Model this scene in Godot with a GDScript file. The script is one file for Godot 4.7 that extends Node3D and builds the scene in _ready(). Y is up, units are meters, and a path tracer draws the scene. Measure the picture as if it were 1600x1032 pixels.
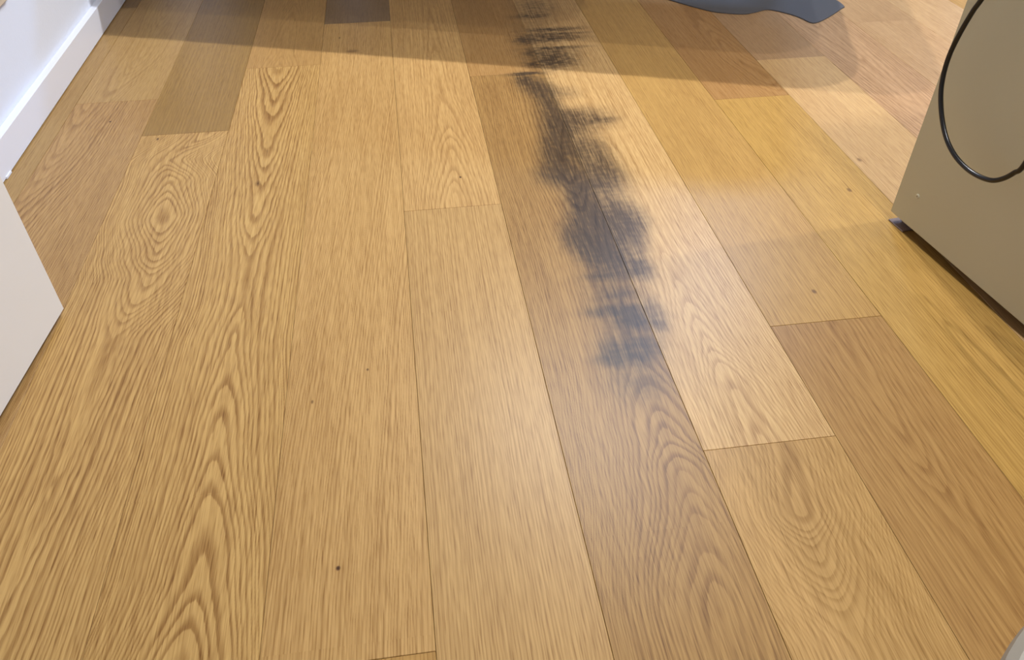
extends Node3D
# One unit "U" is the width of a floor plank.
const U := 0.2
const TEX_NOISE_W := 512
const TEX_NOISE_H := 2048

var used_names := {}
var noise_fine: PackedByteArray
var noise_medium: PackedByteArray
var noise_warp: PackedByteArray
var noise_ripple: PackedByteArray
var noise_cross: PackedByteArray
var ring_table: PackedFloat32Array
var plank_specs: Array = []
var plank_images: Array = []

# ------------------------------------------------------------------ helpers
func numbered(called: String) -> String:
	if not used_names.has(called):
		used_names[called] = 0
		return called
	used_names[called] += 1
	return "%s_%03d" % [called, used_names[called]]

func tag(o: Node, label: String, category: String, group := "") -> void:
	o.set_meta("label", label)
	o.set_meta("category", category)
	if group != "":
		o.set_meta("group", group)

func thing(called: String, label: String, category: String, at: Vector3, turn := 0.0, group := "") -> Node3D:
	var o := Node3D.new()
	o.name = numbered(called)
	add_child(o)
	o.position = at
	o.rotation.y = turn
	tag(o, label, category, group)
	return o

func part(called: String, mesh: Mesh, m: Material, parent: Node, at := Vector3.ZERO, turn := Vector3.ZERO) -> MeshInstance3D:
	var o := MeshInstance3D.new()
	o.name = called
	o.mesh = mesh
	o.material_override = m
	o.cast_shadow = GeometryInstance3D.SHADOW_CASTING_SETTING_ON
	parent.add_child(o, true)
	o.position = at
	o.rotation = turn
	return o

func structure(called: String, mesh: Mesh, m: Material, at: Vector3, label: String) -> MeshInstance3D:
	var o := part(called, mesh, m, self, at)
	o.set_meta("kind", "structure")
	o.set_meta("label", label)
	return o

func mat(c: Color, rough := 0.6, metal := 0.0) -> StandardMaterial3D:
	var m := StandardMaterial3D.new()
	m.albedo_color = c
	m.roughness = rough
	m.metallic = metal
	return m

func rgb(r: float, g: float, b: float) -> Color:
	return Color(r / 255.0, g / 255.0, b / 255.0)

func face(st: SurfaceTool, pts: Array, out: Vector3, size := Vector3.ONE) -> void:
	var n: Vector3 = (pts[1] - pts[0]).cross(pts[2] - pts[0]).normalized()
	var order: Array = pts.duplicate()
	if n.dot(out) > 0.0:
		order.reverse()
	else:
		n = -n
	for i in range(1, order.size() - 1):
		for v in [order[0], order[i], order[i + 1]]:
			st.set_normal(n)
			st.set_uv(Vector2(v.x / size.x + 0.5, v.z / size.z + 0.5))
			st.add_vertex(v)

# smooth triangle whose winding follows its normals
func tri(st: SurfaceTool, v: Array, n: Array, uv := [Vector2.ZERO, Vector2.ZERO, Vector2.ZERO]) -> void:
	var g: Vector3 = (v[2] - v[0]).cross(v[1] - v[0])
	var order := [0, 1, 2] if g.dot(n[0] + n[1] + n[2]) >= 0.0 else [0, 2, 1]
	for k in order:
		st.set_normal(n[k])
		st.set_uv(uv[k])
		st.add_vertex(v[k])

# box centred on the origin with chamfered edges
func chamfer_box(size: Vector3, c: float) -> ArrayMesh:
	var st := SurfaceTool.new()
	st.begin(Mesh.PRIMITIVE_TRIANGLES)
	var h := size * 0.5
	for axis in 3:
		var a := (axis + 1) % 3
		var b := (axis + 2) % 3
		for s in [-1.0, 1.0]:
			var q := []
			for k in [[-1, -1], [1, -1], [1, 1], [-1, 1]]:
				var v := Vector3.ZERO
				v[axis] = s * h[axis]
				v[a] = k[0] * (h[a] - c)
				v[b] = k[1] * (h[b] - c)
				q.append(v)
			var out := Vector3.ZERO
			out[axis] = s
			face(st, q, out, size)
		for s in [-1.0, 1.0]:
			for t in [-1.0, 1.0]:
				var q := []
				for e in [[-1, 0], [1, 0], [1, 1], [-1, 1]]:
					var v := Vector3.ZERO
					v[axis] = e[0] * (h[axis] - c)
					v[a] = s * (h[a] - (c if e[1] == 0 else 0.0))
					v[b] = t * (h[b] - (0.0 if e[1] == 0 else c))
					q.append(v)
				var out := Vector3.ZERO
				out[a] = s
				out[b] = t
				face(st, q, out, size)
	for sx in [-1.0, 1.0]:
		for sy in [-1.0, 1.0]:
			for sz in [-1.0, 1.0]:
				face(st, [Vector3(sx * h.x, sy * (h.y - c), sz * (h.z - c)), Vector3(sx * (h.x - c), sy * h.y, sz * (h.z - c)), Vector3(sx * (h.x - c), sy * (h.y - c), sz * h.z)], Vector3(sx, sy, sz), size)
	return st.commit()

func plain_box(size: Vector3) -> BoxMesh:
	var b := BoxMesh.new()
	b.size = size
	return b

# profile: Array of Vector2(radius, height), smooth turned shape
func lathe(profile: Array, seg := 48) -> ArrayMesh:
	var st := SurfaceTool.new()
	st.begin(Mesh.PRIMITIVE_TRIANGLES)
	for i in profile.size() - 1:
		var p: Vector2 = profile[i]
		var q: Vector2 = profile[i + 1]
		var d := (q - p).normalized()
		for k in seg:
			var a0 := TAU * k / seg
			var a1 := TAU * (k + 1) / seg
			for c in [[[p, a0], [q, a0], [q, a1]], [[p, a0], [q, a1], [p, a1]]]:
				var v := []
				var nn := []
				for e in c:
					var r: Vector2 = e[0]
					nn.append(Vector3(d.y * cos(e[1]), -d.x, d.y * sin(e[1])).normalized())
					v.append(Vector3(r.x * cos(e[1]), r.y, r.x * sin(e[1])))
				tri(st, v, nn)
	return st.commit()

func smooth_path(pts: Array, steps: int, closed := false) -> Array:
	var out := []
	var n := pts.size()
	var last := n if closed else n - 1
	for i in last:
		var p0 = pts[(i - 1 + n) % n] if closed else pts[maxi(i - 1, 0)]
		var p1 = pts[i]
		var p2 = pts[(i + 1) % n]
		var p3 = pts[(i + 2) % n] if closed else pts[mini(i + 2, n - 1)]
		for k in steps:
			var t := float(k) / steps
			out.append(p1.cubic_interpolate(p2, p0, p3, t))
	if not closed:
		out.append(pts[n - 1])
	return out

func tube(path: Array, r: float, seg := 14) -> ArrayMesh:
	var st := SurfaceTool.new()
	st.begin(Mesh.PRIMITIVE_TRIANGLES)
	var rings := []
	var normals := []
	var up := Vector3(0.3, 0.2, 0.9).normalized()
	for i in path.size():
		var a: Vector3 = path[maxi(i - 1, 0)]
		var b: Vector3 = path[mini(i + 1, path.size() - 1)]
		var t := (b - a).normalized()
		var s := t.cross(up).normalized()
		up = s.cross(t).normalized()
		var ring := []
		var nr := []
		for k in seg:
			var ang := TAU * k / seg
			var d := s * cos(ang) + up * sin(ang)
			nr.append(d)
			ring.append(path[i] + d * r)
		rings.append(ring)
		normals.append(nr)
	for i in path.size() - 1:
		for k in seg:
			var k2 := (k + 1) % seg
			for c in [[[i, k], [i, k2], [i + 1, k2]], [[i, k], [i + 1, k2], [i + 1, k]]]:
				tri(st, c.map(func(e): return rings[e[0]][e[1]]), c.map(func(e): return normals[e[0]][e[1]]))
	for e in [0, path.size() - 1]:
		var out: Vector3 = (path[0] - path[1]) if e == 0 else (path[-1] - path[-2])
		face(st, rings[e], out)
	return st.commit()

# flat slab from an outline (Vector2 in x, z), standing from y0 to y1 with a rounded upper edge
func slab(outline: PackedVector2Array, y0: float, y1: float, round_edge: float, steps := 3) -> ArrayMesh:
	var st := SurfaceTool.new()
	st.begin(Mesh.PRIMITIVE_TRIANGLES)
	var n := outline.size()
	var outward := []
	var turn := 1.0 if Geometry2D.is_polygon_clockwise(outline) else -1.0
	for i in n:
		var d := (outline[(i + 1) % n] - outline[(i - 1 + n) % n]).normalized()
		outward.append(Vector2(d.y, -d.x) * -turn)
	var layers := [[0.0, y0, Vector2(1, 0)], [0.0, y1 - round_edge, Vector2(1, 0)]]
	for k in range(1, steps + 1):
		var a := PI * 0.5 * k / steps
		layers.append([round_edge * (1.0 - cos(a)), y1 - round_edge + round_edge * sin(a), Vector2(cos(a), sin(a))])
	var at := func(layer: Array, i: int) -> Vector3:
		var q: Vector2 = outline[i] - outward[i] * layer[0]
		return Vector3(q.x, layer[1], q.y)
	for l in layers.size() - 1:
		for i in n:
			var j := (i + 1) % n
			for c in [[[l, i], [l + 1, i], [l + 1, j]], [[l, i], [l + 1, j], [l, j]]]:
				var v := []
				var nn := []
				for e in c:
					var ly: Array = layers[e[0]]
					var o: Vector2 = outward[e[1]]
					nn.append(Vector3(o.x * ly[2].x, ly[2].y, o.y * ly[2].x).normalized())
					v.append(at.call(ly, e[1]))
				tri(st, v, nn)
	var tris := Geometry2D.triangulate_polygon(outline)
	for side in 2:
		var ly: Array = layers[-1] if side == 0 else layers[0]
		var up := Vector3(0, 1 if side == 0 else -1, 0)
		for k in range(0, tris.size(), 3):
			tri(st, [at.call(ly, tris[k]), at.call(ly, tris[k + 1]), at.call(ly, tris[k + 2])], [up, up, up])
	return st.commit()

# ------------------------------------------------------------------ oak
func make_noise(freq: float, w: int, h: int, sd: int, octaves: int) -> PackedByteArray:
	var n := FastNoiseLite.new()
	n.seed = sd
	n.noise_type = FastNoiseLite.TYPE_SIMPLEX_SMOOTH
	n.frequency = freq
	n.fractal_type = FastNoiseLite.FRACTAL_FBM
	n.fractal_octaves = octaves
	var im := n.get_seamless_image(w, h)
	im.convert(Image.FORMAT_L8)
	im.resize(TEX_NOISE_W, TEX_NOISE_H, Image.INTERPOLATE_CUBIC)
	return im.get_data()

func prepare_noise() -> void:
	noise_fine = make_noise(0.22, 512, 170, 11, 2)
	noise_medium = make_noise(0.10, 300, 60, 12, 3)
	noise_warp = make_noise(0.045, 64, 128, 13, 2)
	noise_ripple = make_noise(0.11, 96, 300, 14, 2)
	noise_cross = make_noise(0.16, 40, 700, 15, 2)
	ring_table.resize(1024)
	for i in 1024:
		var f := i / 1024.0
		# growth ring: sharp onset of the porous early wood, fading into pale late wood
		var v := smoothstep(0.0, 0.1, f) * (1.0 - smoothstep(0.16, 0.62, f))
		ring_table[i] = v

func curve_at(pts: Array, z: float, k: int) -> float:
	if z <= pts[0][0]:
		return pts[0][k]
	for i in pts.size() - 1:
		if z < pts[i + 1][0]:
			var t: float = (z - pts[i][0]) / (pts[i + 1][0] - pts[i][0])
			t = t * t * (3.0 - 2.0 * t) * 0.6 + t * 0.4
			return lerpf(pts[i][k], pts[i + 1][k], t)
	return pts[-1][k]

# dark rubbed-in mark: x, z, half width, half length, strength (in plank widths on the floor)
const STAIN := [[6.299, -12.806, 0.253, 0.352, 0.35], [6.159, -12.388, 0.217, 0.084, 0.5], [6.393, -11.776, 0.333, 0.065, 0.7], [6.417, -11.589, 0.357, 0.05, 0.6], [6.329, -11.423, 0.353, 0.099, 0.75], [5.927, -11.406, 0.111, 0.123, 0.7], [6.291, -11.057, 0.363, 0.047, 0.6], [6.234, -10.899, 0.314, 0.115, 0.4], [5.925, -10.92, 0.072, 0.069, 0.5], [6.208, -10.602, 0.264, 0.199, 0.75], [5.896, -10.513, 0.087, 0.065, 0.4], [5.762, -10.227, 0.188, 0.042, 0.9], [5.696, -10.026, 0.101, 0.162, 0.7], [5.807, -9.806, 0.166, 0.197, 0.55], [5.898, -9.594, 0.114, 0.229, 0.7], [6.143, -9.559, 0.163, 0.152, 0.3], [5.913, -9.212, 0.095, 0.18, 0.6], [6.176, -8.902, 0.311, 0.172, 0.55], [6.46, -8.738, 0.154, 0.067, 0.5], [6.163, -8.644, 0.305, 0.165, 0.45], [5.934, -8.677, 0.137, 0.332, 0.8], [5.807, -8.284, 0.133, 0.28, 0.7], [5.751, -7.906, 0.157, 0.262, 0.75], [5.715, -7.52, 0.194, 0.191, 0.85], [6.048, -8.091, 0.218, 0.377, 0.45], [6.18, -7.843, 0.179, 0.362, 0.5], [6.19, -7.409, 0.193, 0.242, 0.65], [6.008, -7.231, 0.149, 0.13, 0.5], [5.846, -7.122, 0.12, 0.254, 0.75], [5.834, -6.745, 0.129, 0.237, 0.85], [5.816, -6.508, 0.177, 0.17, 0.8], [6.125, -6.702, 0.181, 0.295, 0.6], [6.241, -6.505, 0.14, 0.205, 0.55], [6.2, -6.224, 0.111, 0.237, 0.4], [5.701, -6.274, 0.154, 0.173, 0.7], [5.794, -6.118, 0.182, 0.231, 0.85], [5.837, -5.899, 0.131, 0.141, 0.85], [6.015, -6.251, 0.154, 0.303, 0.5], [6.142, -5.702, 0.082, 0.136, 0.5], [6.05, -5.766, 0.118, 0.118, 0.4], [5.809, -5.65, 0.174, 0.057, 0.6], [5.828, -5.361, 0.113, 0.054, 0.45], [5.717, -5.141, 0.176, 0.06, 0.75], [5.873, -5.084, 0.082, 0.068, 0.8], [5.867, -4.955, 0.119, 0.082, 0.8], [6.064, -5.056, 0.098, 0.168, 0.4], [6.071, -4.883, 0.064, 0.065, 0.3], [5.847, -4.669, 0.13, 0.092, 0.75], [5.628, -4.661, 0.114, 0.107, 0.55], [5.729, -4.53, 0.179, 0.082, 0.6], [5.546, -4.541, 0.102, 0.059, 0.4], [5.729, -4.233, 0.198, 0.124, 0.18], [5.8, -5.5, 0.2, 0.28, 0.3], [5.78, -5.0, 0.2, 0.35, 0.3], [5.72, -4.35, 0.2, 0.25, 0.22], [5.95, -7.0, 0.22, 0.5, 0.3], [6.02, -6.1, 0.16, 0.4, 0.3], [5.85, -9.4, 0.16, 0.6, 0.3], [6.1, -11.2, 0.25, 0.7, 0.25]]

func bake_plank(i: int) -> void:
	var s: Dictionary = plank_specs[i]
	var w: int = s.px
	var h: int = s.py
	var data := PackedByteArray()
	data.resize(w * h * 3)
	var light: Color = s.light
	var dark: Color = s.dark
	var lr := light.r * 255.0
	var lg := light.g * 255.0
	var lb := light.b * 255.0
	var dr := dark.r * 255.0 - lr
	var dg := dark.g * 255.0 - lg
	var db := dark.b * 255.0 - lb
	var col: float = s.col
	var z0: float = s.z0
	var z1: float = s.z1
	var ring_w: float = 1.0 / float(s.ring)
	var amp: float = s.amp
	var fine_amp: float = s.fine
	var med_amp: float = s.med
	var wob: float = s.wob
	var rng := RandomNumberGenerator.new()
	rng.seed = 900 + i * 37
	var ox := rng.randi_range(0, 511)
	var oy := rng.randi_range(0, 2047)
	var ox2 := rng.randi_range(0, 511)
	var oy2 := rng.randi_range(0, 2047)
	var xs := 512.0 / 320.0 * 320.0 / w
	var has_stain: bool = s.stain
	var mask := PackedFloat32Array()
	if has_stain:
		mask.resize(w * h)
		for b in STAIN:
			var bx: float = (b[0] - col) * w
			var bz: float = (b[1] - z0) / (z1 - z0) * h
			var rx: float = b[2] * w * 1.2
			var rz: float = b[3] / (z1 - z0) * h * 1.25
			for y in range(maxi(0, int(bz - rz * 1.9)), mini(h, int(bz + rz * 1.9) + 1)):
				var dy := (y - bz) / rz
				for x in range(maxi(0, int(bx - rx * 1.9)), mini(w, int(bx + rx * 1.9) + 1)):
					var dx := (x - bx) / rx
					var d2 := dx * dx + dy * dy
					if d2 < 3.6:
						var a: float = b[4] * exp(-d2 * 0.8 - d2 * d2 * 0.12)
						var k := y * w + x
						mask[k] = 1.0 - (1.0 - mask[k]) * (1.0 - a)
	var curve: Array = s.curve
	for y in h:
		var z := z0 + (z1 - z0) * (y + 0.5) / h
		var cs := curve_at(curve, z, 1)
		var dd := curve_at(curve, z, 2)
		# row in the noise fields: 200 rows per plank width of length
		var zr := int(z * 200.0 + 8192.0)
		var row_a := ((zr + oy) & 2047) * 512
		var row_b := ((zr + oy2) & 2047) * 512
		var row_c := ((zr / 2 + oy) & 2047) * 512
		var row_d := ((zr + oy2 * 3) & 2047) * 512
		var row_e := ((zr + oy * 5) & 2047) * 512
		var far_pith := absf(cs - 0.5) > 1.0
		var fibre_amp := 0.2 if z < -10.0 else 0.6
		var cross_amp := 1.0 if z < -10.0 else 0.3
		var o := y * w * 3
		for x in w:
			var xi := int(x * xs)
			var a := noise_fine[row_a + ((xi + ox) & 511)] * 0.003921569 - 0.5
			var b := noise_medium[row_b + ((xi + ox2) & 511)] * 0.003921569 - 0.5
			var c := noise_warp[row_c + (((xi >> 1) + ox) & 511)] * 0.003921569 - 0.5
			var r := noise_ripple[row_d + (((xi >> 1) + ox2) & 511)] * 0.003921569 - 0.5
			var px := (x + 0.5) / w - cs
			var dist := 0.0
			if far_pith:
				dist = px
			else:
				# plain-sawn board: pointed arches over the pith line, crowding towards the edges
				var q2 := px * px + 0.0014
				dist = dd + 0.25 * sqrt(q2) + 1.2 * q2
			dist += (c * 0.11 + r * 0.014) * wob + b * 0.004 + a * 0.0015
			dist += 0.011 * sin(dist * 21.0 + i) + 0.006 * sin(dist * 53.0 + i * 2.0)
			var ph := dist * ring_w
			var f := ph - floorf(ph)
			# each ring has its own weight
			var ring_no := int(floorf(ph))
			var weight := 0.55 + 0.45 * float(((ring_no * 7919 + i * 131) & 15)) / 15.0
			var t := ring_table[int(f * 1023.0)] * amp * weight
			t += b * med_amp + a * fine_amp
			if a > 0.1:
				t += (a - 0.1) * fine_amp * 2.2 * (0.35 + t)
			t += 0.2 + c * 0.16
			t = clampf(t, 0.0, 1.25)
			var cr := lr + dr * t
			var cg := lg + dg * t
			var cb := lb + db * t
			if has_stain:
				var m := mask[y * w + x]
				if m > 0.01:
					var e := noise_cross[row_e + ((xi + ox) & 511)] * 0.003921569 - 0.5
					m = clampf(m * (1.0 + e * cross_amp + a * fibre_amp + b * 0.5) + e * 0.06 * minf(m * 4.0, 1.0), 0.0, 0.84)
					cr += (76.0 - t * 26.0 - cr) * m
					cg += (60.0 - t * 22.0 - cg) * m
					cb += (45.0 - t * 18.0 - cb) * m
			data[o] = clampi(int(cr), 0, 255)
			data[o + 1] = clampi(int(cg), 0, 255)
			data[o + 2] = clampi(int(cb), 0, 255)
			o += 3
	for sp in s.spots:
		# small pin knots and specks: x, z, radius across, radius along
		var bx: float = (sp[0] - col) * w
		var bz: float = (sp[1] - z0) / (z1 - z0) * h
		var rx: float = maxf(sp[2] * w, 0.8)
		var rz: float = maxf(sp[3] / (z1 - z0) * h, 0.8)
		for y in range(maxi(0, int(bz - rz * 2.5)), mini(h, int(bz + rz * 2.5) + 1)):
			for x in range(maxi(0, int(bx - rx * 2.5)), mini(w, int(bx + rx * 2.5) + 1)):
				var d2 := pow((x - bx) / rx, 2.0) + pow((y - bz) / rz, 2.0)
				var k: float = exp(-d2 * d2) * sp[4]
				var o := (y * w + x) * 3
				data[o] = int(lerpf(data[o], 72.0, k))
				data[o + 1] = int(lerpf(data[o + 1], 45.0, k))
				data[o + 2] = int(lerpf(data[o + 2], 26.0, k))
	plank_images[i] = Image.create_from_data(w, h, false, Image.FORMAT_RGB8, data)

func spec(col: int, z0: float, z1: float, light: Color, dark: Color, curve: Array, opt := {}) -> void:
	var s := {"col": float(col), "z0": z0, "z1": z1, "light": light, "dark": dark, "curve": curve, "px": 288, "py": 2048, "ring": 0.024, "amp": 0.5, "fine": 0.6, "med": 0.5, "wob": 0.5, "stain": false, "spots": []}
	s.merge(opt, true)
	plank_specs.append(s)

func list_planks() -> void:
	var low := {"px": 192, "py": 1408}
	var straight := [[-30.0, -2.2, 0.0], [10.0, -2.0, 0.0]]
	var straight_right := [[-30.0, 3.1, 0.0], [10.0, 2.9, 0.0]]
	# column -1, the ripped strip along the skirting
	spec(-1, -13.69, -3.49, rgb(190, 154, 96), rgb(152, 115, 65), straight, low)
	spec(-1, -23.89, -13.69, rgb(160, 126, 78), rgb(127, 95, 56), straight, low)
	# column 0
	spec(0, -10.12, 0.08, rgb(198, 158, 100), rgb(146, 106, 60), [[-10.1, 0.14, 0.03], [-9.2, 0.16, 0.12], [-7.0, 0.0, 0.30], [-3.0, -0.4, 0.4]], {"ring": 0.042, "amp": 0.55, "wob": 0.55, "spots": [[0.54, -9.55, 0.012, 0.02, 0.8]]})
	spec(0, -20.32, -10.12, rgb(198, 162, 103), rgb(160, 121, 70), [[-14.0, 0.5, 0.10], [-11.8, 0.5, 0.16], [-10.1, 0.3, 0.3]], low.merged({"ring": 0.03, "amp": 0.4}))
	# column 1: bold cathedral grain round an eye
	spec(1, -9.1, 1.1, rgb(216, 175, 108), rgb(152, 110, 58), [[-9.1, 0.75, 0.13], [-8.45, 0.40, 0.20], [-7.95, 0.52, 0.09], [-7.24, 0.58, 0.0], [-6.6, 0.64, 0.10], [-6.2, 0.66, 0.21], [-5.35, 0.53, 0.37], [-4.2, 0.5, 0.40], [-3.0, 0.42, 0.44], [0.0, 0.3, 0.5]], {"ring": 0.034, "amp": 0.62, "wob": 0.5, "spots": [[1.2, -9.0, 0.014, 0.03, 0.7]]})
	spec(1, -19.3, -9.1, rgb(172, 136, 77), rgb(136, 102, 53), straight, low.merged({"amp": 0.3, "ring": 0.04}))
	# column 2: cathedrals pointing at one another across a narrow waist
	spec(2, -10.94, -0.73, rgb(217, 176, 108), rgb(152, 110, 58), [[-10.94, 0.45, 0.02], [-10.0, 0.47, 0.11], [-8.77, 0.48, 0.19], [-7.28, 0.53, 0.285], [-6.3, 0.55, 0.35], [-5.75, 0.55, 0.36], [-5.2, 0.52, 0.33], [-4.1, 0.55, 0.255], [-3.0, 0.58, 0.15], [-2.2, 0.55, 0.03], [-0.7, 0.5, 0.1]], {"ring": 0.033, "amp": 0.64, "wob": 0.42, "spots": [[2.465, -7.79, 0.03, 0.06, 0.3], [2.465, -7.79, 0.01, 0.025, 0.45]]})
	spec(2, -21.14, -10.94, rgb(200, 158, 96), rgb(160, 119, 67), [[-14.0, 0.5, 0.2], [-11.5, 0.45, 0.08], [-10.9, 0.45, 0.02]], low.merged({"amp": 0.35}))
	# column 3
	spec(3, -12.49, -2.28, rgb(214, 172, 108), rgb(162, 120, 66), [[-12.5, -1.6, 0.0], [-2.0, -2.4, 0.0]], {"ring": 0.022, "amp": 0.5, "wob": 0.3, "spots": [[3.43, -2.91, 0.013, 0.016, 0.95], [3.24, -11.9, 0.01, 0.04, 0.6], [3.43, -11.36, 0.09, 0.05, 0.3], [3.62, -4.7, 0.01, 0.014, 0.6], [3.2, -4.4, 0.009, 0.02, 0.5]]})
	spec(3, -2.28, 7.92, rgb(200, 156, 89), rgb(158, 115, 58), straight, low)
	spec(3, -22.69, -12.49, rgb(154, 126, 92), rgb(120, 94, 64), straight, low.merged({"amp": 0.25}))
	# column 4
	spec(4, -17.2, -7.005, rgb(216, 174, 110), rgb(162, 120, 68), [[-13.0, 0.62, 0.30], [-9.7, 0.58, 0.24], [-8.9, 0.60, 0.19], [-8.15, 0.58, 0.12], [-7.0, 0.54, 0.02]], {"ring": 0.033, "amp": 0.42, "wob": 0.3, "spots": [[4.63, -7.61, 0.012, 0.018, 0.9]]})
	spec(4, -7.005, 3.2, rgb(209, 169, 107), rgb(160, 120, 69), straight_right, {"ring": 0.022, "amp": 0.5, "wob": 0.3})
	# column 5: the rubbed dark mark runs along its right edge
	spec(5, -10.24, -0.04, rgb(184, 144, 84), rgb(126, 88, 45), [[-10.2, 0.95, 0.15], [-8.0, 0.80, 0.26], [-6.0, 0.8, 0.40], [-4.6, 0.78, 0.42], [-3.7, 0.78, 0.30], [-3.3, 0.78, 0.22], [-2.3, 0.68, 0.06], [0.0, 0.6, 0.02]], {"ring": 0.034, "amp": 0.5, "wob": 0.5, "stain": true})
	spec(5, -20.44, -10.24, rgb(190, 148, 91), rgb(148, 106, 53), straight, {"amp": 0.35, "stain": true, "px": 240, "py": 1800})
	# column 6
	spec(6, -13.71, -3.505, rgb(224, 184, 122), rgb(166, 124, 72), [[-13.7, 0.46, 0.30], [-6.2, 0.42, 0.27], [-5.5, 0.42, 0.23], [-4.7, 0.40, 0.16], [-4.0, 0.44, 0.06], [-3.5, 0.46, 0.02]], {"ring": 0.03, "amp": 0.42, "wob": 0.35, "stain": true})
	spec(6, -3.505, 6.7, rgb(204, 162, 98), rgb(152, 112, 58), [[-3.5, 0.62, 0.03], [-2.9, 0.48, 0.02], [-2.6, 0.44, 0.12], [-2.0, 0.42, 0.3], [0.0, 0.4, 0.4]], {"ring": 0.03, "amp": 0.4, "wob": 0.14})
	# column 7
	spec(7, -14.95, -4.745, rgb(202, 160, 91), rgb(160, 119, 63), straight_right, {"ring": 0.024, "amp": 0.42, "wob": 0.3, "spots": [[7.57, -5.15, 0.02, 0.03, 0.5]]})
	spec(7, -4.745, 5.46, rgb(186, 144, 84), rgb(142, 101, 53), [[-4.7, 0.55, 0.3], [-3.5, 0.5, 0.34], [-2.5, 0.5, 0.4], [0.0, 0.4, 0.5]], {"ring": 0.034, "amp": 0.4, "wob": 0.35})
	# column 8
	spec(8, -9.075, 1.13, rgb(204, 162, 88), rgb(158, 118, 58), straight, {"ring": 0.026, "amp": 0.42, "wob": 0.3, "spots": [[8.68, -6.75, 0.022, 0.04, 0.5]]})
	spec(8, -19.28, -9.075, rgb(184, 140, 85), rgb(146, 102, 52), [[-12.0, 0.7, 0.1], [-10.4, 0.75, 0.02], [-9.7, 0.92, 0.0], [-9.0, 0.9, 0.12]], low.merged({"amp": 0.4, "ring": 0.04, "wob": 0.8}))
	# columns 9 to 12: colours shifted bluer to imitate the cool light
	spec(9, -10.21, -0.01, rgb(216, 176, 119), rgb(172, 131, 82), straight_right, low.merged({"amp": 0.28, "spots": [[9.09, -7.35, 0.02, 0.04, 0.4]]}))
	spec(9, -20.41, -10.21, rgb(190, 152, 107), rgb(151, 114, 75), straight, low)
	spec(10, -13.2, -3.0, rgb(206, 164, 117), rgb(156, 116, 76), [[-12.0, 0.4, 0.05], [-9.5, 0.45, 0.16], [-7.0, 0.5, 0.3]], low.merged({"ring": 0.05, "amp": 0.5}))
	spec(11, -11.365, -1.16, rgb(208, 168, 119), rgb(166, 126, 82), straight, low)
	spec(11, -21.57, -11.365, rgb(202, 162, 114), rgb(160, 121, 79), straight_right, low)
	spec(12, -15.3, -5.1, rgb(210, 171, 121), rgb(168, 128, 83), straight, low)

func build_floor(x_max: float, z_min: float, z_max: float) -> void:
	var floor_node := structure("floor", plain_box(Vector3(x_max + 0.2, 0.04, z_max - z_min + 0.2)), mat(rgb(40, 28, 18), 0.9), Vector3((x_max - 0.068) * 0.5, -0.032, (z_min + z_max) * 0.5), "floor of wide oak planks with a dark rubbed mark")
	list_planks()
	var painted := plank_specs.size()
	plank_images.resize(painted)
	prepare_noise()
	var job := WorkerThreadPool.add_group_task(bake_plank, painted)
	WorkerThreadPool.wait_for_group_task_completion(job)
	var mats := []
	for i in painted:
		var m := mat(Color(0.89, 0.89, 0.89), 0.37)
		m.albedo_texture = ImageTexture.create_from_image(plank_images[i])
		m.metallic_specular = 0.34
		mats.append(m)
	# the planks that the photograph shows, then the rest of the room in the same lengths
	var lay := []
	var ends := {}
	for i in painted:
		var s: Dictionary = plank_specs[i]
		lay.append([int(s.col), s.z0, s.z1, i])
		var k := int(s.col)
		if not ends.has(k):
			ends[k] = [s.z0, s.z1]
		else:
			ends[k] = [minf(ends[k][0], s.z0), maxf(ends[k][1], s.z1)]
	var rng := RandomNumberGenerator.new()
	rng.seed = 77
	var last := int(ceil(x_max / U))
	for k in range(-1, last):
		if not ends.has(k):
			var st := -9.0 + rng.randf_range(-5.0, 5.0)
			ends[k] = [st, st]
		var z: float = ends[k][0]
		while z * U > z_min:
			lay.append([k, z - 10.2, z, rng.randi_range(0, painted - 1)])
			z -= 10.2
		z = ends[k][1]
		while z * U < z_max:
			lay.append([k, z, z + 10.2, rng.randi_range(0, painted - 1)])
			z += 10.2
	for e in lay:
		var x0 := float(e[0]) * U
		var x1 := x0 + U
		var za: float = maxf(e[1] * U, z_min)
		var zb: float = minf(e[2] * U, z_max)
		if x0 < -0.06:
			x0 = -0.06
		x1 = minf(x1, x_max)
		if zb - za < 0.02 or x1 - x0 < 0.01:
			continue
		var size := Vector3(x1 - x0 - 0.0005, 0.012, zb - za - 0.0005)
		var mesh := plank_mesh(size, Vector3(x0, za, zb), e)
		var lift := rng.randf_range(-0.0001, 0.0001)
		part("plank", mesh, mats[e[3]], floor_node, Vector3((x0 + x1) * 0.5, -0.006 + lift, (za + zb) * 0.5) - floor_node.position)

# one board; its texture spans the whole uncut plank
func plank_mesh(size: Vector3, cut: Vector3, e: Array) -> ArrayMesh:
	var base := chamfer_box(size, 0.0005)
	var arrays := base.surface_get_arrays(0)
	var verts: PackedVector3Array = arrays[Mesh.ARRAY_VERTEX]
	var uvs := PackedVector2Array()
	uvs.resize(verts.size())
	var cx := cut.x + (size.x + 0.0005) * 0.5
	var cz := (cut.y + cut.z) * 0.5
	for i in verts.size():
		uvs[i] = Vector2(((verts[i].x + cx) / U - float(e[0])), ((verts[i].z + cz) / U - e[1]) / (e[2] - e[1]))
	arrays[Mesh.ARRAY_TEX_UV] = uvs
	var out := ArrayMesh.new()
	out.add_surface_from_arrays(Mesh.PRIMITIVE_TRIANGLES, arrays)
	return out

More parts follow.
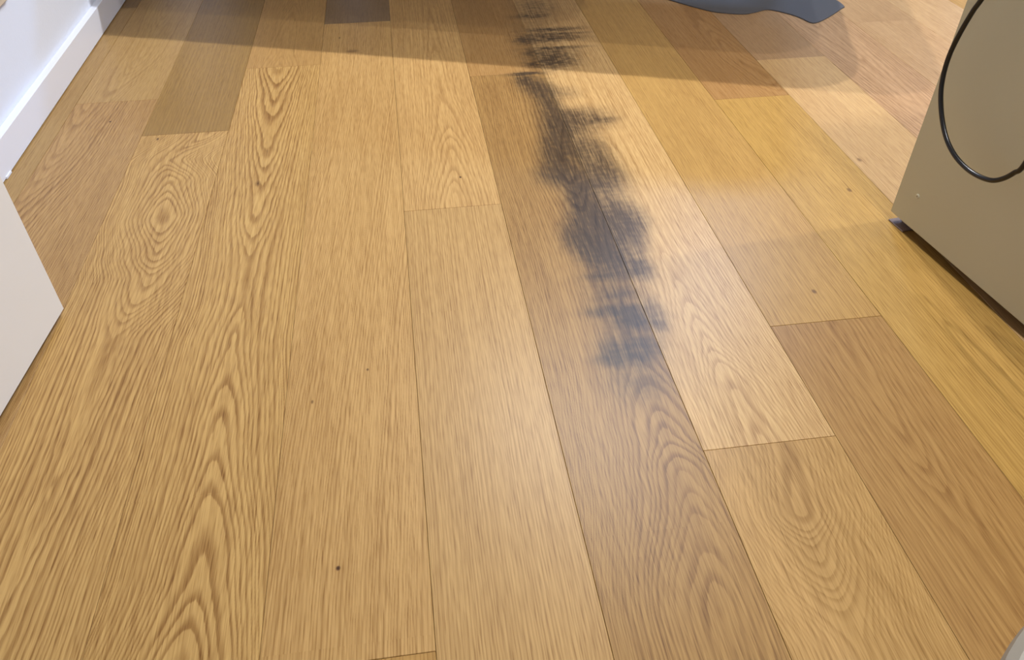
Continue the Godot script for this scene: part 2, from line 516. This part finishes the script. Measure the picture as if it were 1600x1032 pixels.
# ------------------------------------------------------------------ lamps
func downlight(at: Vector3, energy: float, color: Color, radius: float, label: String) -> void:  # every lamp built here is out of view, placed for its light
	var t := thing("unseen_ceiling_lamp", label, "downlight", at, 0.0, "unseen ceiling lamps")
	var r := maxf(0.037, radius)
	part("trim_ring", lathe([Vector2(r - 0.001, 0.0), Vector2(r + 0.013, -0.006), Vector2(r + 0.018, -0.004), Vector2(r + 0.019, 0.0)]), mat(rgb(235, 235, 232), 0.4), t)
	var glow := mat(Color.WHITE, 0.5)
	glow.emission_enabled = true
	glow.emission = color
	glow.emission_energy_multiplier = 2.0
	var disc := CylinderMesh.new()
	disc.top_radius = r
	disc.bottom_radius = r
	disc.height = 0.002
	part("diffuser", disc, glow, t, Vector3(0, -0.002, 0))
	var l := SpotLight3D.new()
	l.name = "lamp_light"
	t.add_child(l)
	l.position = Vector3(0, -0.012, 0)
	l.rotation = Vector3(-PI / 2, 0, 0)
	l.spot_angle = 66.0
	l.spot_angle_attenuation = 0.7
	l.light_color = color
	l.light_energy = energy
	l.light_size = radius
	l.spot_range = 12.0
	l.spot_attenuation = 2.0
	l.shadow_enabled = true

func _ready() -> void:
	# ---------------------------------------------------------------- camera
	var cam := Camera3D.new()
	cam.name = "camera"
	add_child(cam)
	cam.fov = 45.215
	cam.near = 0.02
	cam.position = Vector3(4.12635 * U, 4.3707 * U, 0.0)
	cam.rotation = Vector3(-0.712323, -0.13939, -0.002634)
	cam.current = true

	var we := WorldEnvironment.new()
	we.name = "environment"
	var env := Environment.new()
	env.background_mode = Environment.BG_COLOR
	env.background_color = Color(0.02, 0.025, 0.035)
	env.tonemap_mode = Environment.TONE_MAPPER_LINEAR
	env.tonemap_exposure = 1.3
	env.sdfgi_enabled = true
	env.ssao_enabled = true
	env.ssil_enabled = true
	we.environment = env
	add_child(we)

	# ---------------------------------------------------------------- unseen lamps, placed for the light they give
	var warm := Color(0.98, 0.985, 1.0)
	var ceil_y := 2.5
	downlight(Vector3(1.3, ceil_y, -2.95), 2.9, warm, 0.03, "unseen ceiling lamp over the middle of the desk, lighting the floor")  # out of view; gives the floor its gloss and the desk its shadow
	downlight(Vector3(1.8, ceil_y, -2.78), 2.2, warm, 0.015, "unseen ceiling lamp over the right half of the desk, casting the cord shadow")  # out of view; set to throw the cord shadow on the floor
	downlight(Vector3(1.82, ceil_y, -2.2), 0.9, warm, 0.02, "unseen ceiling lamp over the front right corner of the desk, casting a softer cord shadow")  # out of view; set for a second, softer cord shadow
	downlight(Vector3(3.5, ceil_y, -1.45), 3.2, warm, 0.04, "unseen ceiling lamp beyond the cabinet with the hanging cord, casting its shadow")  # out of view; throws the cabinet shadow towards the left
	downlight(Vector3(1.74, ceil_y, -0.1), 4.9, warm, 0.22, "added fill lamp on the ceiling near the round stool, brightening the near floor")  # added fill for the near floor, made wide to soften its shadows
	# cool ceiling panel, out of view, placed to light the right side bluish
	var panel := thing("unseen_ceiling_panel", "unseen cool white panel lamp on the ceiling, lighting the right side", "ceiling light", Vector3(2.62, ceil_y, -3.9))
	part("frame", chamfer_box(Vector3(0.44, 0.03, 0.29), 0.004), mat(rgb(230, 230, 230), 0.4), panel, Vector3(0, -0.015, 0))
	var cool := Color(0.62, 0.78, 1.0)
	var pg := mat(Color.WHITE, 0.5)
	pg.emission_enabled = true
	pg.emission = cool
	pg.emission_energy_multiplier = 1.5
	part("diffuser", plain_box(Vector3(0.4, 0.004, 0.25)), pg, panel, Vector3(0, -0.031, 0))
	var al := AreaLight3D.new()
	al.name = "panel_light"
	panel.add_child(al)
	al.area_size = Vector2(0.4, 0.25)
	al.position = Vector3(0, -0.036, 0)
	al.rotation = Vector3(-PI / 2, 0, 0)
	al.light_color = cool
	al.light_energy = 4.6
	al.area_range = 12.0
	al.shadow_enabled = true

	# ---------------------------------------------------------------- room shell
	var x0 := -0.338 * U
	var x1 := 4.2
	var z0 := -4.6
	var z1 := 2.6
	var wall_m := mat(rgb(222, 228, 240), 0.75)
	var wn := FastNoiseLite.new()
	wn.seed = 5
	wn.frequency = 0.05
	var wt := NoiseTexture2D.new()
	wt.noise = wn
	wt.width = 256
	wt.height = 256
	wt.seamless = true
	wt.as_normal_map = true
	wt.bump_strength = 1.2
	wall_m.normal_enabled = true
	wall_m.normal_texture = wt
	wall_m.normal_scale = 0.25
	wall_m.uv1_triplanar = true
	wall_m.uv1_world_triplanar = true
	wall_m.uv1_scale = Vector3(6, 6, 6)
	var zc := (z0 + z1) * 0.5
	var xc := (x0 + x1) * 0.5
	structure("wall_left", plain_box(Vector3(0.1, ceil_y, z1 - z0 + 0.2)), wall_m, Vector3(x0 - 0.05, ceil_y * 0.5, zc), "white painted wall above the skirting board")
	structure("wall_right", plain_box(Vector3(0.1, ceil_y, z1 - z0 + 0.2)), wall_m, Vector3(x1 + 0.05, ceil_y * 0.5, zc), "white painted wall beyond the cabinet")
	structure("wall_back", plain_box(Vector3(x1 - x0, ceil_y, 0.1)), mat(rgb(128, 110, 86), 0.8), Vector3(xc, ceil_y * 0.5, z0 - 0.05), "unseen wall behind the desk, brown to dim its reflection in the floor")  # out of view; brown chosen so less light reflects into the floor
	structure("wall_front", plain_box(Vector3(x1 - x0, ceil_y, 0.1)), wall_m, Vector3(xc, ceil_y * 0.5, z1 + 0.05), "white painted wall facing the desk")
	structure("ceiling", plain_box(Vector3(x1 - x0 + 0.2, 0.1, z1 - z0 + 0.2)), mat(rgb(232, 232, 230), 0.85), Vector3(xc, ceil_y + 0.05, zc), "white ceiling")
	build_floor(x1, z0, z1)

	# skirting board along the left wall: square top, small gap over the floor
	var sk_t := 0.1 * U
	var sk_h := 0.361 * U
	var skirting_m := mat(rgb(228, 232, 243), 0.4)
	var sk := structure("baseboard_left", chamfer_box(Vector3(sk_t, sk_h - 0.0022, z1 - z0), 0.0008), skirting_m, Vector3(x0 + sk_t * 0.5, (sk_h + 0.0022) * 0.5, zc), "white square-edged skirting board along the oak floor")
	part("paint_drip", chamfer_box(Vector3(0.004, 0.006, 0.03), 0.001), skirting_m, sk, Vector3(-0.238 * U + 0.0004, 0.0032, -8.34 * U) - sk.position)

	build_rest(x0)

func build_rest(x0: float) -> void:
	build_unseen_desk()
	build_rug()
	build_right_cabinet()
	build_left_cabinet()
	build_stool()
	# wall socket at the edge of the picture
	var so := thing("wall_socket", "beige power socket plate low on the white wall", "socket", Vector3(x0, 1.3 * U, -9.93 * U))
	var plate_m := mat(rgb(206, 190, 168), 0.45)
	part("plate", chamfer_box(Vector3(0.01, 0.086, 0.086), 0.003), plate_m, so, Vector3(0.0052, 0.043, 0.0))
	part("insert", chamfer_box(Vector3(0.004, 0.05, 0.05), 0.001), plate_m, so, Vector3(0.0118, 0.043, 0.0))
	for k in [-1, 1]:
		part("slot", plain_box(Vector3(0.001, 0.009, 0.002)), mat(rgb(30, 28, 26), 0.8), so, Vector3(0.0141, 0.046, k * 0.006))

func build_unseen_desk() -> void:
	# stands beyond the picture; its rounded top shades the far part of the floor
	var corner := Vector3(1.945, 0.0, -2.074)
	var d := thing("desk", "unseen white desk with a rounded top on panel legs, shading the far floor and grey rug", "desk", corner, atan2(0.330, 0.944) * -1.0)
	var white := mat(rgb(225, 222, 216), 0.45)
	var l := 2.06
	var w := 0.8
	var r := 0.15
	var o := PackedVector2Array()
	for c in [[-r, -r, 0.0], [-l + r, -r, 0.5], [-l + r, -w + r, 1.0], [-r, -w + r, 1.5]]:
		for k in 11:
			var a: float = PI * c[2] + PI * 0.5 * k / 10.0
			o.append(Vector2(c[0] + r * cos(a), c[1] + r * sin(a)))
	part("desktop", slab(o, 0.695, 0.72, 0.004), white, d)
	for x in [-0.06, -l + 0.45]:
		part("leg", chamfer_box(Vector3(0.03, 0.695, 0.2), 0.003), white, d, Vector3(x, 0.3475, -0.68))
	part("crossbar", chamfer_box(Vector3(l - 0.54, 0.12, 0.018), 0.002), white, d, Vector3(-l * 0.5 + 0.195, 0.58, -0.68))

func build_rug() -> void:
	var pts := [Vector2(8.49, -12.79), Vector2(8.81, -12.37), Vector2(9.08, -12.1), Vector2(9.45, -11.96), Vector2(9.68, -12.01), Vector2(9.92, -12.09), Vector2(10.15, -11.88), Vector2(10.27, -11.67), Vector2(10.37, -11.43), Vector2(10.65, -11.58), Vector2(11.07, -11.95), Vector2(11.18, -12.08), Vector2(11.12, -12.45), Vector2(10.6, -12.75), Vector2(10.05, -13.1), Vector2(9.95, -13.7), Vector2(10.0, -14.6), Vector2(10.2, -15.5), Vector2(9.8, -16.1), Vector2(9.2, -15.9), Vector2(8.5, -16.2), Vector2(8.2, -15.6), Vector2(8.5, -14.8), Vector2(8.3, -13.9), Vector2(8.1, -13.3)]
	var o := PackedVector2Array()
	for p in smooth_path(pts, 5, true):
		o.append((p - Vector2(9.8, -14.0)) * U)
	var m := mat(rgb(76, 74, 74), 0.95)
	m.rim_enabled = true
	m.rim = 0.2
	var t := thing("rug", "dark grey hide-shaped rug with a wavy edge", "rug", Vector3(9.8 * U, 0.0, -14.0 * U))
	part("hide", slab(o, 0.0004, 0.0035, 0.0018), m, t)

func build_right_cabinet() -> void:
	var at := Vector3(8.78978 * U, 0.0, -6.14713 * U)
	var t := thing("low_cabinet", "greige low cabinet on dark feet, black cord hanging down its side", "cabinet", at, 0.1215)
	var m := mat(rgb(194, 186, 154), 0.55)
	m.albedo_texture = scuffed(21)
	var dx := 0.45
	var dz := 0.9
	var yb := 0.105 * U
	var yt := 0.62
	var side := part("back_panel", chamfer_box(Vector3(0.018, yt - yb, dz), 0.0012), m, t, Vector3(0.009, (yb + yt) * 0.5, dz * 0.5))
	part("screw_cap", lathe([Vector2(0.0046, 0.0), Vector2(0.0046, 0.0012), Vector2(0.0038, 0.002), Vector2(0.0017, 0.0021), Vector2(0.0014, 0.0006), Vector2(0.0, 0.0005)], 24), mat(rgb(200, 192, 164), 0.4), side, Vector3(-0.0088, 0.4275 * U - (yb + yt) * 0.5, 0.2626 * U - dz * 0.5), Vector3(0, 0, PI / 2))
	for z in [0.009, dz - 0.009]:
		part("side_panel", chamfer_box(Vector3(dx - 0.038, yt - yb - 0.02, 0.018), 0.001), m, t, Vector3(dx * 0.5, (yb + yt - 0.02) * 0.5, z))
	part("bottom_panel", chamfer_box(Vector3(dx - 0.038, 0.018, dz - 0.037), 0.001), m, t, Vector3(dx * 0.5, yb + 0.01, dz * 0.5))
	part("top_panel", chamfer_box(Vector3(dx - 0.018, 0.02, dz), 0.0015), m, t, Vector3(dx * 0.5 + 0.0093, yt - 0.01, dz * 0.5))
	for k in 2:
		var dr := part("door", chamfer_box(Vector3(0.018, yt - yb - 0.024, dz * 0.5 - 0.003), 0.001), m, t, Vector3(dx - 0.009, (yb + yt - 0.022) * 0.5, dz * (0.25 + 0.5 * k)))
		part("handle", chamfer_box(Vector3(0.012, 0.14, 0.012), 0.003), mat(rgb(120, 120, 120), 0.3, 1.0), dr, Vector3(0.015, 0.1, 0.17 * (1 - 2 * k)))
	part("gap_shade_board", chamfer_box(Vector3(0.012, yb - 0.002, dz - 0.12), 0.0008), mat(rgb(44, 34, 28), 0.7), t, Vector3(0.06, yb * 0.5, dz * 0.5))  # dark board added to stand in for shade under the cabinet
	var foot_m := mat(rgb(136, 118, 110), 0.55)
	for c in [[0.0, 0.0], [dx - 0.05, 0.0], [0.0, dz - 0.05], [dx - 0.05, dz - 0.05]]:
		var f := part("foot", chamfer_box(Vector3(0.045, 0.003, 0.045), 0.0006), foot_m, t, Vector3(c[0] + 0.024, 0.0018, c[1] + 0.024))
		part("stem", chamfer_box(Vector3(0.03, yb - 0.0032, 0.03), 0.001), foot_m, f, Vector3(0.0 if c[0] > 0.1 else 0.012, 0.0013 + (yb - 0.0032) * 0.5, 0.0065))

	# black cord looped over the edge of the cabinet: along the side, height, distance off the panel
	var pts := [[2.2, 3.16, -1.3], [2.0, 3.16, -0.5], [1.86, 3.15, -0.12], [1.78, 3.18, 0.05], [1.7, 3.08, 0.2], [1.62, 2.75, 0.27], [1.56, 2.25, 0.3], [1.454, 1.8, 0.3], [1.409, 1.417, 0.3], [1.361, 1.326, 0.3], [1.294, 1.239, 0.3], [1.205, 1.172, 0.3], [1.079, 1.137, 0.3], [0.930, 1.131, 0.3], [0.771, 1.164, 0.3], [0.625, 1.242, 0.3], [0.500, 1.368, 0.3], [0.401, 1.522, 0.3], [0.350, 1.678, 0.3], [0.337, 1.849, 0.3], [0.362, 2.030, 0.3], [0.408, 2.215, 0.3], [0.447, 2.314, 0.3], [0.547, 2.584, 0.3], [0.647, 2.864, 0.27], [0.727, 3.11, 0.19], [0.787, 3.19, 0.04], [0.847, 3.16, -0.13], [1.05, 3.13, -0.5], [1.1, 3.125, -0.9]]
	var path := []
	for p in pts:
		path.append(Vector3(-p[2], p[1], p[0]) * U)
	path = smooth_path(path, 6)
	var c := thing("power_cord", "glossy black power cord looping down the greige cabinet side", "cord", at, 0.1215)
	part("cable", tube(path, 0.004), mat(rgb(18, 16, 16), 0.28), c)
	part("plug", chamfer_box(Vector3(0.045, 0.018, 0.026), 0.005), mat(rgb(18, 16, 16), 0.35), c, Vector3(0.9 * U + 0.02, 0.63, 1.1 * U + 0.008), Vector3(0, -0.4, 0))

func build_left_cabinet() -> void:
	var at := Vector3(1.0387 * U, 0.0, -5.78762 * U)
	var t := thing("white_cabinet", "white shallow cabinet standing close to the skirting board", "cabinet", at, -0.0868)
	var m := mat(rgb(228, 226, 221), 0.5)
	m.albedo_texture = scuffed(33)
	var dx := 0.2
	var dz := 0.55
	var yb := 0.05 * U
	var yt := 0.62
	var h := yt - yb
	part("side_panel", chamfer_box(Vector3(0.018, h, dz), 0.0008), m, t, Vector3(-0.009, yb + h * 0.5, dz * 0.5))
	part("side_panel", chamfer_box(Vector3(0.018, h, dz), 0.0008), m, t, Vector3(-dx + 0.009, yb + h * 0.5, dz * 0.5))
	part("back_panel", chamfer_box(Vector3(dx - 0.038, h - 0.022, 0.012), 0.0008), m, t, Vector3(-dx * 0.5, yb + (h - 0.02) * 0.5, 0.007))
	part("bottom_panel", chamfer_box(Vector3(dx - 0.038, 0.016, dz - 0.036), 0.0008), m, t, Vector3(-dx * 0.5, yb + 0.009, dz * 0.5 - 0.002))
	part("top_panel", chamfer_box(Vector3(dx - 0.037, 0.018, dz), 0.0008), m, t, Vector3(-dx * 0.5, yt - 0.009, dz * 0.5))
	var dr := part("door", chamfer_box(Vector3(dx - 0.039, h - 0.022, 0.016), 0.0008), m, t, Vector3(-dx * 0.5, yb + (h - 0.02) * 0.5, dz - 0.009))
	part("knob", lathe([Vector2(0.004, 0.0), Vector2(0.004, 0.012), Vector2(0.011, 0.016), Vector2(0.012, 0.022), Vector2(0.008, 0.026), Vector2(0.0, 0.027)], 24), mat(rgb(150, 150, 150), 0.3, 1.0), dr, Vector3(0.05, 0.12, 0.008), Vector3(PI / 2, 0, 0))
	for c in [[-0.03, 0.03], [-dx + 0.03, 0.03], [-0.03, dz - 0.03], [-dx + 0.03, dz - 0.03]]:
		part("glide", lathe([Vector2(0.0, 0.0004), Vector2(0.012, 0.0004), Vector2(0.013, 0.002), Vector2(0.013, yb)], 20), mat(rgb(60, 55, 50), 0.6), t, Vector3(c[0], 0.0, c[1]))

# paint with a few faint grey scuffs
func scuffed(sd: int) -> ImageTexture:
	var im := Image.create(512, 512, false, Image.FORMAT_RGB8)
	im.fill(Color.WHITE)
	var rng := RandomNumberGenerator.new()
	rng.seed = sd
	for k in 34:
		var p := Vector2(rng.randf_range(20, 490), rng.randf_range(20, 490))
		var a := rng.randf_range(0, TAU)
		var n := rng.randi_range(2, 9)
		var g := rng.randf_range(0.68, 0.92)
		for i in n:
			p += Vector2(cos(a), sin(a))
			im.set_pixel(clampi(int(p.x), 0, 511), clampi(int(p.y), 0, 511), Color(g, g, g * 0.98))
	return ImageTexture.create_from_image(im)

func build_stool() -> void:
	var t := thing("stool", "pale grey stool with a smooth round seat", "stool", Vector3(1.262, 0.0, -0.025))
	var m := mat(rgb(158, 150, 134), 0.5)
	part("seat", lathe([Vector2(0.0, 0.41), Vector2(0.185, 0.41), Vector2(0.195, 0.414), Vector2(0.2, 0.424), Vector2(0.199, 0.432), Vector2(0.194, 0.438), Vector2(0.186, 0.44), Vector2(0.0, 0.443)], 96), m, t)
	for k in 4:
		var a := TAU * (k + 0.5) / 4.0
		var d := Vector3(cos(a), 0, sin(a))
		part("leg", tube([d * 0.15 + Vector3(0, 0.0, 0), d * 0.12 + Vector3(0, 0.412, 0)], 0.012), m, t)
